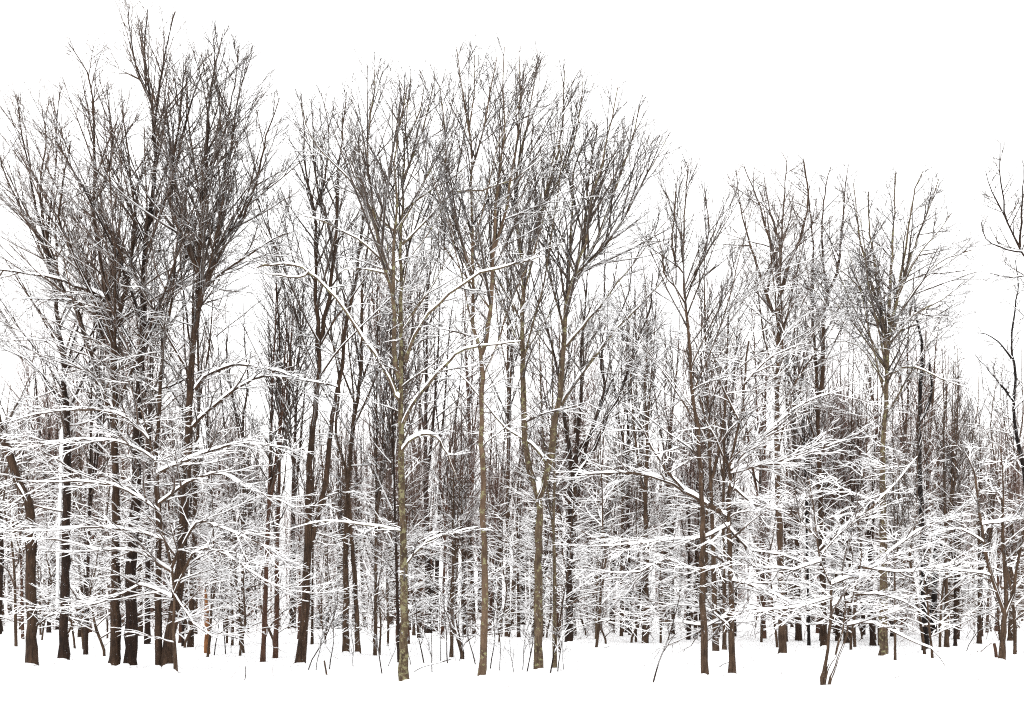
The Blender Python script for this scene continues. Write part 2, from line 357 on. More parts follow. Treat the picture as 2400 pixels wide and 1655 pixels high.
hero('forked_tree', 'broad twin-stemmed brown trunk with a snowy notch in its base', T, (388, 1570), 'brown',
     [S([(392, 1570), (397, 1500), (406, 1451), (419, 1369), (431, 1205), (439, 1082), (441, 989), (448, 876), (457, 751), (467, 625), (470, 563), (476, 500), (482, 420), (491, 241), (505, 150), (522, 79)], (30, 2)),
      S([(374, 1570), (371, 1513), (371, 1369), (372, 1240), (366, 1100), (372, 980), (378, 860), (392, 760), (405, 690), (416, 560)], (19, 4), basal=True),
      S([(464, 640), (439, 578), (414, 525), (401, 480), (405, 380), (425, 260), (430, 150)], (12, 2)),
      S([(460, 766), (472, 688), (494, 635), (510, 578), (535, 547), (569, 509), (600, 430), (625, 320), (655, 230)], (13, 2)),
      S([(467, 572), (439, 525), (410, 440), (395, 370), (350, 300)], (8, 2)),
      S([(510, 578), (525, 450), (545, 330), (560, 220), (590, 130)], (8, 1.5)), S([(480, 430), (520, 330), (550, 200), (560, 110)], (7, 1.5)),
      S([(476, 500), (455, 380), (440, 250), (435, 140)], (6, 1.5)),
      S([(456, 913), (478, 885), (525, 863), (563, 854), (619, 863), (660, 873), (700, 885)], (10, 3), snow=1.9, br=[(2000, 0, .34, 1.5, 'hz')]),
      S([(452, 1000), (466, 982), (525, 932), (575, 898), (619, 882), (682, 885), (745, 895), (792, 907)], (10, 3), snow=1.9, br=[(2000, 0, .34, 1.6, 'hz')]),
      S([(472, 688), (520, 640), (580, 600), (640, 560), (680, 545)], (8, 2), snow=1.6, br=[(2000, 0, .3, 1.6, 'fan')])], seed=5, up=(730, 0.30, 3.80), hz=(1250, 700, .7, 2.0))
hero('snowy_beech', 'low spreading beech with heavily snow-laden level boughs before the twin-stemmed trunk', T, (414, 1570), 'mid',
     [S([(414, 1570), (408, 1480), (408, 1400), (402, 1330), (385, 1260), (372, 1180), (368, 1100), (350, 1030), (330, 960)], (10, 3)),
      S([(404, 1400), (330, 1370), (270, 1400), (200, 1420), (140, 1425)], (8, 2), snow=1.7), S([(402, 1340), (320, 1290), (240, 1290), (160, 1270), (80, 1262)], (8, 2), snow=1.7),
      S([(385, 1265), (300, 1240), (220, 1235), (120, 1240), (10, 1250)], (8, 2), snow=1.7), S([(375, 1200), (300, 1150), (230, 1130), (140, 1128), (30, 1128)], (8, 2), snow=1.7),
      S([(402, 1330), (450, 1240), (480, 1222), (540, 1245), (600, 1270), (660, 1300)], (9, 2), snow=2.), S([(408, 1390), (450, 1300), (500, 1285), (560, 1320), (620, 1360), (680, 1385)], (8, 2), snow=2.),
      S([(404, 1385), (440, 1440), (470, 1475), (520, 1500)], (7, 2), snow=2.), S([(368, 1110), (430, 1080), (500, 1055), (580, 1040), (680, 1050)], (8, 2), snow=1.8),
      S([(372, 1180), (440, 1130), (520, 1110), (600, 1150), (690, 1190)], (8, 2), snow=1.8), S([(366, 1080), (300, 1040), (200, 1030), (90, 1045)], (7, 2), snow=1.8),
      S([(350, 1030), (300, 980), (230, 960), (120, 965), (20, 990)], (7, 2), snow=1.8)],
     seed=6, hz=(1520, 880, .30, 1.9), snow=1.15, twig='twig_brown', d=28.5)
hero('broken_stub', 'bare orange-brown broken pole standing in the snow', 'snag', (486, 1532), 'orange',
     [S([(486, 1532), (485, 1480), (484, 1440), (483, 1400), (481, 1382)], (14, 3), br=[], curve=2.)], seed=7)
hero('forked_tree', 'dark tree forking low into two leaning stems, squared step at its foot', T, (703, 1560), 'brown',
     [S([(703, 1560), (712, 1470), (717, 1390), (723, 1246), (725, 1123), (733, 1000), (738, 970), (748, 860), (748, 813), (741, 719), (740, 610), (738, 500), (715, 390), (712, 290), (705, 225)], (23, 2)),
      S([(719, 1310), (735, 1246), (760, 1144), (770, 1070), (776, 1000), (788, 923), (801, 860), (810, 766), (826, 688), (835, 638), (850, 520), (845, 400), (838, 300)], (15, 2)),
      S([(751, 807), (760, 751), (773, 694), (779, 625), (788, 556), (790, 450), (800, 330), (812, 215)], (11, 2)),
      S([(738, 500), (765, 400), (770, 300), (752, 215)], (7, 1.5)), S([(785, 580), (745, 450), (735, 330), (730, 240)], (6, 1.5))], seed=8, up=(770, 0.37, 3.26), hz=(1350, 700, 1.0, 1.6), twig='twig')
hero('tall_tree', 'brown tree with two crossing slender stems beside the snowy brush heap', T, (811, 1538), 'mid',
     [S([(811, 1538), (811, 1430), (811, 1287), (817, 1123), (828, 1000), (842, 907), (848, 813), (848, 688), (862, 560), (858, 440), (850, 320)], (17, 2)),
      S([(838, 1501), (834, 1400), (826, 1287), (812, 1120), (805, 1082), (787, 1012), (795, 900), (780, 800), (772, 700)], (13, 2), basal=True),
      S([(842, 907), (880, 800), (885, 700), (880, 600)], (6, 1.5))], seed=9, up=(890, 0.46, 2.71), hz=(1330, 700, 1.1, 1.6))
hero('lichen_tree', 'greenish lichen-covered trunk with wide spreading snowy limbs and an arching bough', T, (945, 1597), 'lichen',
     [S([(945, 1597), (947, 1500), (947, 1410), (943, 1205), (939, 1000), (940, 964), (940, 889), (940, 738), (940, 569), (945, 460), (948, 350), (955, 260), (963, 178)], (24, 2)),
      S([(937, 890), (923, 820), (923, 738), (923, 588), (931, 475), (925, 380), (940, 280), (955, 200)], (12, 2)),
      S([(922, 700), (912, 656), (893, 588), (875, 494), (873, 476), (860, 366), (870, 260), (879, 156)], (11, 2)),
      S([(938, 935), (925, 915), (901, 862), (856, 798), (810, 731), (765, 674), (724, 637), (690, 622), (640, 618), (600, 628)], (14, 3), snow=1.7, br=[(2000, 0, .8, 1.4, 'hz')]),
      S([(724, 637), (700, 650), (655, 645), (620, 640)], (6, 2), snow=1.7, br=[(2000, 0, .6, .8, 'hz')]),
      S([(940, 1000), (965, 950), (998, 904), (1051, 847), (1089, 817), (1164, 806), (1220, 800)], (12, 3), snow=1.7, br=[(2000, 0, .8, 1.4, 'hz')]),
      S([(950, 850), (961, 813), (987, 757), (1051, 689), (1126, 640), (1200, 622), (1270, 600)], (12, 3), snow=1.6, br=[(2000, 0, .8, 1.4, 'hz')]),
      S([(935, 660), (919, 645), (870, 633), (825, 629), (795, 640)], (8, 2), snow=2., br=[(2000, 0, .8, 1., 'hz')]),
      S([(925, 635), (912, 629), (863, 577), (803, 539), (739, 513), (694, 494)], (9, 2), snow=1.8, br=[(2000, 0, .8, 1.3, 'hz')]),
      S([(930, 545), (880, 500), (840, 445), (780, 380), (735, 330), (705, 245)], (8, 2), snow=1.4, br=[(2000, 0, .5, 1.5, 'up')]),
      S([(945, 500), (961, 479), (1010, 445), (1066, 411), (1110, 375)], (7, 2), snow=1.6, br=[(2000, 0, .6, 1.6, 'up')]),
      S([(944, 575), (953, 562), (1013, 501), (1062, 449), (1130, 445), (1200, 420), (1270, 370)], (8, 2), snow=1.7, br=[(2000, 0, .6, 1.4, 'up')]),
      S([(942, 430), (975, 350), (1000, 270), (1020, 180)], (7, 1.5)), S([(950, 330), (985, 260), (995, 190)], (5, 1.5)),
      S([(942, 1055), (955, 1035), (990, 1018), (1020, 1025), (1040, 1048), (1058, 1085), (1072, 1125)], (9, 3), snow=2.4, br=[(2000, 0, .6, .8, 'hz')]),
      S([(944, 1245), (890, 1235), (820, 1225), (760, 1222), (680, 1240)], (6, 2), snow=1.9, br=[(2000, 0, .4, 1., 'hz')]),
      S([(946, 1330), (1000, 1270), (1060, 1250), (1120, 1235)], (6, 2), snow=1.9, br=[(2000, 0, .4, 1., 'hz')])], seed=10, lmat='grey', up=(670, 0.37, 3.44), hz=(1420, 560, .8, 1.1))
hero('smooth_tree', 'smooth tan trunk rising bare to a mottled forked top', T, (1129, 1593), 'smooth',
     [S([(1129, 1593), (1134, 1500), (1138, 1369), (1133, 1246), (1131, 1100), (1128, 998), (1130, 851), (1121, 806), (1109, 757), (1108, 626), (1106, 500), (1105, 362), (1100, 300), (1110, 220), (1112, 130)], (19, 2)),
      S([(1128, 830), (1145, 768), (1152, 680), (1156, 588), (1165, 450), (1172, 393), (1182, 299), (1179, 200), (1182, 110)], (12, 2)),
      S([(1108, 640), (1080, 560), (1055, 470), (1045, 400), (1042, 300), (1030, 200)], (9, 2)), S([(1103, 330), (1085, 220), (1070, 110)], (5, 1.5)),
      S([(1156, 588), (1190, 480), (1200, 400), (1215, 320), (1218, 200), (1216, 120)], (8, 2)), S([(1150, 700), (1115, 600), (1100, 540), (1080, 450)], (6, 2)),
      S([(1182, 299), (1210, 260), (1235, 180)], (5, 1.5)), S([(1105, 400), (1135, 300), (1150, 210), (1165, 130)], (6, 1.5))], seed=12, up=(750, 0.37, 3.44), hz=(1050, 640, 1.2, 1.2))
hV = hero('forked_tree', 'mossy trunk splitting into a V packed with snow, long limbs sweeping up', T, (1262, 1572), 'grey',
     [S([(1262, 1572), (1262, 1480), (1262, 1410), (1262, 1290), (1262, 1164), (1241, 1103), (1231, 1000), (1226, 900), (1225, 795), (1227, 663), (1240, 600), (1254, 550), (1273, 478), (1294, 409), (1313, 331), (1320, 250), (1323, 165)], (24, 2)),
      S([(1262, 1170), (1276, 1135), (1290, 1070), (1298, 1000), (1311, 926), (1319, 839), (1328, 707), (1350, 640), (1370, 569), (1385, 472), (1420, 346), (1448, 205)], (17, 2)),
      S([(1227, 663), (1222, 600), (1213, 519), (1210, 409), (1226, 331), (1245, 240), (1258, 150)], (10, 2)),
      S([(1313, 950), (1340, 905), (1372, 865), (1438, 777), (1495, 720), (1556, 654), (1590, 610)], (11, 3), snow=1.7, br=[(2000, 0, .5, 1.6, 'up')]),
      S([(1326, 810), (1398, 725), (1464, 641), (1539, 545), (1582, 497)], (11, 2), snow=1.3, br=[(2000, 0, .45, 1.6, 'up')]),
      S([(1282, 1085), (1245, 1040), (1188, 1005), (1139, 948), (1100, 900), (1060, 860)], (10, 2), snow=1.9, br=[(2000, 0, .5, 1.1, 'hz')]),
      S([(1328, 707), (1335, 600), (1342, 500), (1345, 400), (1385, 300)], (9, 2)), S([(1345, 660), (1400, 560), (1440, 450), (1480, 330), (1500, 250)], (10, 2)),
      S([(1350, 640), (1430, 560), (1500, 440), (1560, 330)], (9, 2)), S([(1365, 590), (1375, 480), (1385, 380), (1400, 300)], (8, 2)),
      S([(1322, 780), (1300, 690), (1280, 600), (1290, 500)], (7, 2)), S([(1273, 478), (1310, 420), (1345, 330), (1362, 250), (1365, 190)], (7, 1.5)),
      S([(1226, 820), (1195, 760), (1170, 700), (1150, 620)], (6, 2), snow=1.5)], seed=13, up=(770, 0.35, 3.44), hz=(1250, 700, 1.3, 1.1))
hero('dark_tree', 'dark tree dividing into three rising stems behind the snow-filled V fork', T, (1333, 1517), 'dark',
     [S([(1333, 1517), (1334, 1400), (1335, 1287), (1337, 1164), (1340, 1100), (1331, 1041), (1319, 948), (1305, 860), (1280, 760), (1255, 690), (1240, 620)], (20, 2)),
      S([(1337, 1164), (1350, 1080), (1354, 1014), (1363, 926), (1362, 820), (1372, 720), (1378, 600)], (12, 2)),
      S([(1340, 1130), (1360, 1103), (1393, 1049), (1425, 970), (1455, 918), (1495, 795), (1523, 729), (1530, 640)], (12, 2), snow=1.3),
      S([(1362, 1090), (1381, 1027), (1403, 961), (1418, 904), (1408, 840), (1440, 760), (1475, 680), (1480, 590)], (9, 2))], seed=14, up=(930, 0.50, 2.89), hz=(1450, 700, .9, 1.3))
hero('slender_tree', 'upright brown trunk crossed by a thick snow-laden bough', T, (1651, 1581), 'mid',
     [S([(1651, 1581), (1649, 1480), (1647, 1369), (1645, 1164), (1639, 1080), (1637, 1000), (1622, 926), (1615, 795), (1606, 710), (1602, 632), (1603, 507), (1613, 381)], (18, 2)),
      S([(1606, 710), (1580, 670), (1557, 640), (1545, 560)], (7, 2)), S([(1604, 690), (1640, 620), (1660, 540), (1650, 440)], (7, 1.5)), S([(1602, 640), (1575, 580), (1580, 480), (1590, 400)], (6, 1.5))], seed=15, up=(870, 0.32, 3.08), hz=(1000, 700, .9, 1.3))
hero('snowy_beech', 'wide candelabra beech with tawny bark, every level bough carrying thick snow', T, (1717, 1577), 'mid',
     [S([(1717, 1577), (1716, 1480), (1713, 1369), (1707, 1205), (1711, 1119), (1709, 1090), (1725, 1030), (1740, 960), (1745, 880), (1755, 800)], (18, 4)),
      S([(1703, 1210), (1651, 1176), (1602, 1148), (1557, 1123), (1487, 1111), (1420, 1108), (1364, 1113)], (13, 3), snow=2.2),
      S([(1602, 1148), (1565, 1107), (1528, 1049), (1504, 1000), (1470, 960)], (9, 2), snow=2.), S([(1709, 1095), (1680, 1030), (1655, 985), (1640, 930), (1635, 880)], (8, 2), snow=1.9),
      S([(1711, 1100), (1760, 1060), (1810, 1000), (1860, 960), (1920, 930), (1975, 915)], (9, 2), snow=2.), S([(1711, 1110), (1760, 1092), (1830, 1085), (1900, 1060), (1980, 1030)], (9, 2), snow=2.2),
      S([(1712, 1140), (1740, 1160), (1785, 1190), (1850, 1180), (1920, 1150)], (8, 2), snow=2.2), S([(1709, 1240), (1760, 1290), (1830, 1300), (1900, 1330)], (8, 2), snow=2.2),
      S([(1710, 1230), (1650, 1260), (1570, 1265), (1480, 1275), (1400, 1280)], (8, 2), snow=2.2), S([(1712, 1320), (1640, 1340), (1560, 1310), (1500, 1340), (1410, 1342)], (8, 2), snow=2.2),
      S([(1713, 1360), (1780, 1375), (1850, 1410), (1940, 1425)], (8, 2), snow=2.2), S([(1714, 1430), (1660, 1465), (1590, 1455), (1500, 1460)], (7, 2), snow=2.2),
      S([(1715, 1480), (1690, 1450), (1640, 1420), (1560, 1415)], (6, 2), snow=2.2), S([(1714, 1450), (1740, 1420), (1800, 1440), (1860, 1460)], (6, 2), snow=2.2),
      S([(1745, 900), (1790, 850), (1840, 820), (1890, 800)], (7, 2), snow=1.7), S([(1735, 990), (1690, 900), (1670, 830), (1640, 790)], (7, 2), snow=1.7)],
     seed=16, hz=(1500, 780, .30, 1.9), snow=1.15, twig='twig_brown')
hero('tall_tree', 'thick brown tree with russet upper stem and loose open crown behind the candelabra beech', T, (1835, 1533), 'mid',
     [S([(1835, 1533), (1832, 1400), (1829, 1287), (1820, 1041), (1822, 900), (1826, 726), (1829, 632), (1835, 507), (1841, 428), (1845, 365)], (20, 2)),
      S([(1826, 660), (1815, 600), (1794, 532), (1773, 460), (1744, 391)], (9, 1.5)), S([(1829, 690), (1851, 616), (1876, 557), (1895, 470), (1885, 380)], (10, 1.5)),
      S([(1815, 740), (1780, 640), (1755, 560), (1735, 480), (1725, 400)], (9, 1.5)), S([(1826, 560), (1800, 480), (1790, 400)], (6, 1.5))], seed=17, up=(930, 0.35, 2.89), style='fan', hz=(1000, 700, .8, 1.3), twig='twig_brown')
hero('tall_tree', 'pair of crooked dark stems from one foot with tuning-fork top', T, (1931, 1517), 'brown',
     [S([(1931, 1517), (1929, 1400), (1925, 1246), (1919, 1041), (1915, 930), (1910, 820), (1901, 679), (1906, 607), (1898, 491), (1882, 369)], (16, 2)),
      S([(1917, 960), (1928, 880), (1929, 820), (1932, 726), (1939, 691), (1932, 648), (1926, 538), (1935, 440), (1948, 390)], (11, 2)),
      S([(1939, 691), (1961, 638), (1973, 538), (1980, 450), (1989, 385)], (8, 1.5)), S([(1901, 690), (1870, 620), (1860, 520)], (5, 1.5))], seed=18, up=(890, 0.35, 2.35), style='fan', hz=(1100, 700, .9, 1.2))
hero('multi_stem_beech', 'small beech of three crooked thin stems standing alone in open snow', T, (1935, 1601), 'mid',
     [S([(1927, 1603), (1930, 1575), (1937, 1545), (1944, 1492), (1948, 1430), (1948, 1390), (1944, 1361), (1923, 1312), (1912, 1250), (1905, 1180), (1895, 1120)], (10, 3)),
      S([(1932, 1600), (1940, 1570), (1956, 1538), (1968, 1500), (1976, 1472), (1980, 1420), (1975, 1340), (1990, 1260)], (8, 2), basal=True, snow=1.8),
      S([(1944, 1602), (1953, 1575), (1964, 1542), (1985, 1488), (1989, 1431), (2010, 1370), (2020, 1290)], (8, 2), basal=True, snow=1.8),
      S([(1946, 1370), (1985, 1353), (2030, 1345), (2087, 1291), (2150, 1245), (2230, 1215)], (9, 3), snow=2.2), S([(1923, 1315), (1860, 1335), (1790, 1330)], (7, 2), snow=2.2),
      S([(1948, 1420), (2010, 1395), (2090, 1400), (2170, 1440)], (7, 2), snow=2.2), S([(1985, 1465), (2050, 1460), (2110, 1490), (2180, 1520), (2215, 1560)], (6, 2), snow=2.2),
      S([(1948, 1400), (1880, 1420), (1810, 1430), (1740, 1440)], (6, 2), snow=2.2), S([(1915, 1260), (1860, 1210), (1800, 1190)], (5, 2), snow=2.), S([(2020, 1330), (2100, 1340), (2190, 1330), (2260, 1310)], (6, 2), snow=2.2),
      S([(1925, 1300), (1975, 1240), (2040, 1190), (2110, 1120), (2150, 1070)], (6, 2), snow=2.)],
     seed=19, hz=(1490, 1050, .26, 1.5), snow=1.15, twig='twig_brown')
hero('fan_crowned_tree', 'large grey trunk fanning high up into a broad rounded crown', T, (2071, 1538), 'grey',
     [S([(2071, 1538), (2071, 1400), (2070, 1250), (2069, 1041), (2076, 958), (2081, 826), (2090, 760), (2105, 690), (2120, 600), (2133, 510), (2145, 440), (2164, 400)], (21, 2)),
      S([(2080, 850), (2072, 782), (2046, 717), (1993, 651), (1953, 620)], (10, 2)), S([(2081, 820), (2068, 740), (2055, 650), (2040, 550), (2035, 450)], (9, 2)),
      S([(2086, 790), (2085, 700), (2090, 600), (2095, 500), (2100, 400)], (9, 2)), S([(2090, 780), (2130, 700), (2195, 620), (2240, 600), (2282, 585)], (9, 2)),
      S([(2086, 800), (2140, 740), (2210, 700), (2270, 650)], (8, 2)), S([(2105, 690), (2150, 600), (2200, 540), (2230, 500)], (8, 2)),
      S([(2100, 700), (2150, 560), (2180, 480), (2200, 420)], (8, 2)), S([(2066, 740), (2030, 620), (2010, 520), (2000, 430)], (7, 2)),
      S([(2076, 880), (2140, 860), (2210, 890), (2270, 910)], (7, 2), snow=1.8, br=[(2000, 0, .5, 1.2, 'hz')]), S([(2072, 895), (2050, 860), (2010, 810), (1960, 800)], (6, 2), snow=1.8, br=[(2000, 0, .5, 1.2, 'hz')])],
     seed=20, up=(920, 0.35, 3.08), style='fan', hz=(1250, 700, .7, 1.5))
hero('dead_snag', 'near-black dead trunk with a snow-filled hook halfway up', 'snag', (2169, 1527), 'black',
     [S([(2169, 1527), (2167, 1440), (2165, 1369), (2161, 1246), (2155, 1082), (2154, 1000), (2158, 900), (2160, 804), (2147, 739), (2140, 690)], (17, 5)),
      S([(2156, 985), (2172, 960), (2182, 930), (2184, 890), (2178, 850)], (9, 4), snow=2.6, br=[]), S([(2160, 1180), (2120, 1120), (2080, 1090)], (5, 2), br=[(2000, 0, .4, 1.2, 'hz')])], seed=21, hz=(1400, 700, .8, 1.4))
hS = hero('dead_snag', 'short near-black broken trunk capped with snow, close by the taller black one', 'snag', (2188, 1495), 'black',
     [S([(2185, 1495), (2189, 1400), (2191, 1320), (2193, 1236)], (15, 11), br=[]), S([(2192, 1262), (2205, 1275), (2214, 1300)], (6, 4), br=[])], seed=22)
hero('forked_tree', 'brown tree dividing low into three snowy crooked stems beside a fallen stick', T, (2348, 1552), 'mid',
     [S([(2348, 1552), (2352, 1480), (2354, 1440), (2345, 1410), (2329, 1369), (2310, 1290), (2296, 1200), (2280, 1100), (2262, 1060)], (16, 3), snow=1.8),
      S([(2354, 1450), (2358, 1380), (2356, 1328), (2350, 1240), (2352, 1150), (2345, 1050)], (11, 2)), S([(2355, 1440), (2374, 1390), (2391, 1287), (2410, 1200)], (10, 3)),
      S([(2300, 1230), (2340, 1225), (2385, 1215), (2393, 1190)], (6, 3), snow=2.4), S([(2325, 1350), (2280, 1340), (2220, 1335)], (6, 2), snow=2.), S([(2305, 1270), (2250, 1240), (2190, 1250)], (6, 2), snow=2.)],
     seed=23, hz=(1400, 1000, .45, 1.3), snow=1.4)
hero('crooked_tree', 'black crooked tree with angular bare limbs against open sky', T, (2395, 1500), 'black',
     [S([(2420, 1500), (2415, 1300), (2405, 1150), (2392, 1060), (2378, 1000), (2375, 958), (2380, 870), (2370, 817), (2377, 739), (2386, 670), (2380, 610)], (16, 2), br=[(1250, -99, .5, 2.24, 'fan')]),
      S([(2372, 840), (2340, 800), (2310, 782), (2280, 780)], (7, 2), br=[(2000, 0, .4, 1.3, 'fan')]), S([(2376, 940), (2345, 900), (2310, 860), (2285, 830)], (6, 2), br=[(2000, 0, .4, 1.3, 'fan')]),
      S([(2375, 960), (2400, 935), (2430, 920)], (6, 2), br=[])], seed=24)
hero('arching_tree', 'tree at the open gap whose stem leans inward with drooping outer limbs', T, (2460, 1520), 'dark',
     [S([(2480, 1520), (2478, 1300), (2470, 1000), (2455, 780), (2420, 640), (2395, 590), (2361, 519), (2350, 450), (2344, 410), (2344, 335)], (18, 2), br=[(800, -99, .32, 2.52, 'fan')]),
      S([(2395, 590), (2360, 585), (2310, 560), (2300, 520)], (6, 2), br=[(2000, 0, .34, 1.2, 'fan')]), S([(2420, 640), (2370, 650), (2320, 640)], (5, 2), br=[(2000, 0, .34, 1.2, 'fan')]),
      S([(2361, 519), (2325, 450), (2310, 400)], (5, 1.5), br=[(2000, 0, .34, 1., 'fan')]), S([(2390, 580), (2395, 480), (2400, 380)], (6, 1.5), br=[(2000, 0, .34, 1., 'fan')])], seed=25)
hero('edge_tree', 'dark trunk on the snow bank past the bent brown tree', T, (2, 1462), 'dark',
     [S([(-4, 1462), (-2, 1390), (2, 1280), (-8, 1100), (-20, 900), (-10, 700)], (16, 4))], seed=26, up=(930, 0.50, 3.98), hz=(1300, 700, .8, 1.6), d=48)

plaster(hT2, [(135, 1430), (136, 1340), (139, 1230), (143, 1120), (146, 1000)], depth(1552), 11, 3)
tV = [c for c in hV.children if c.name.startswith('trunk')][0]; lump('snow', tV, at(1262, 1140, depth(1572) - .03), (.11, .10, .26), np.array(hV.location), 5)
tS = [c for c in hS.children if c.name.startswith('trunk')][0]; lump('snow', tS, at(2194, 1236, depth(1495)), (.15, .15, .16), np.array(hS.location), 6)
# ---------------------------------------------------------------- shared tree shapes and their copies
def proto(seed, H, R, t_crown, spacing, ln, style, snow, fork=0, hzsp=1.0, hzln=1.6, wob=.10, dens=1., lod=0, hz0=.12):
    """a tree shape in its own space: (trunk mesh, crown mesh data as Acc, snow Acc)"""
    rng = np.random.default_rng(seed); tk, tw, sn = Acc(), Acc(), Acc()
    n = 9; z = np.linspace(0, H, n); P = np.stack((np.cumsum(rng.normal(0, wob, n)) * z / H, np.cumsum(rng.normal(0, wob, n)) * z / H, z), 1)
    P = np.vstack(((P[0] - (0, 0, .5)), P)); path = smooth_path(P, .45); rad = stem_rad(rng, len(path), R, .012, curve=.85)
    rad *= 1 + .2 * np.exp(-np.maximum(path[:, 2], 0) / .4)
    trunk_tube(tk, rng, path, rad, 8)
    stems = [(path, rad, t_crown)]
    for f in range(fork):
        t = rng.uniform(.35, .6); i_ = int(t * len(path)); az = rng.uniform(0, 6.28); q = np.array((math.cos(az), math.sin(az), 0))
        h = (H - path[i_, 2]) * rng.uniform(.75, .98); s = rng.uniform(.10, .2) * h
        p = smooth_path(np.array([path[i_], path[i_] + q * s * .55 + Z * h * .3, path[i_] + q * s * .9 + Z * h * .65 + rng.normal(0, .15, 3), path[i_] + q * s + Z * h]), .45)
        r = stem_rad(rng, len(p), rad[i_] * .75, .01); trunk_tube(tk, rng, p, r, 7); stems.append((p, r, .2))
    for p, r, t0 in stems:
        crown(rng, tw, sn, p, r, t0, 1., spacing, ln, style, snow, dens=dens, lod=lod)
    if hzsp: crown(rng, tw, sn, path, rad, hz0, max(t_crown, hz0 + .1), hzsp, hzln, 'hz', snow * 1.2, dens=dens, taper=.2, lod=lod)
    return tk, tw, sn
protos = [proto(101, 18, .2, .40, .42, 4.0, 'up', .7, fork=2, hzsp=1., hzln=2.2, lod=1), proto(102, 18, .2, .36, .40, 3.6, 'up', .7, fork=3, hzsp=.8, hzln=2.2, lod=1),
          proto(103, 18, .2, .40, .42, 3.6, 'fan', .7, fork=2, hzsp=1., hzln=2.4, wob=.18, lod=1), proto(104, 18, .2, .36, .42, 3.4, 'fan', .7, fork=3, hzsp=.7, hzln=2.6, wob=.18, lod=1),
          proto(105, 18, .2, .30, .42, 4.0, 'up', .7, fork=3, hzsp=.8, hzln=2.4, wob=.16, lod=1)]
pm = []
for k, (tk, tw, sn) in enumerate(protos):
    pm.append((tk, tw.mesh('crown', 'twig'), sn.mesh('snow', 'snow'), {}, {}))
def bg_tree(px, py, w, top, lean, k, mat, label, group=None, name='forest_tree', d=None, twig='twig'):
    D = d or depth(py); b = at(px, py, D); b[2] = hills(b[0], b[1])
    H = (HOR - top) / FPX * D + CH; s = H / 18
    rt = root(name, b, label, 'tree', group); rng = np.random.default_rng(int(px * 7 + py))
    tk, cm, sm, tms, cms = pm[k]
    if mat not in tms: tms[mat] = tk.mesh('trunk', mat)
    if twig not in cms:
        c_ = cm.copy(); c_.materials.clear(); c_.materials.append(M[twig]); cms[twig] = c_
    q = min(max((w / FPX * D / 2) / (.2 * s), .45), 2.2)
    rt.scale = (s, s, s); ly = math.atan2((lean - px) / FPX * D, H) if lean is not None else rng.normal(0, .02)
    rt.rotation_euler = (rng.normal(0, .015), ly, 0)
    spin = rng.uniform(0, 6.28)
    t = obj('trunk', tms[mat], rt); t.scale = (q, q, 1); t.rotation_euler.z = spin
    c = obj('crown', cms[twig], rt, 'stuff'); c.rotation_euler.z = spin
    s_ = obj('snow', sm, c, 'stuff'); return rt
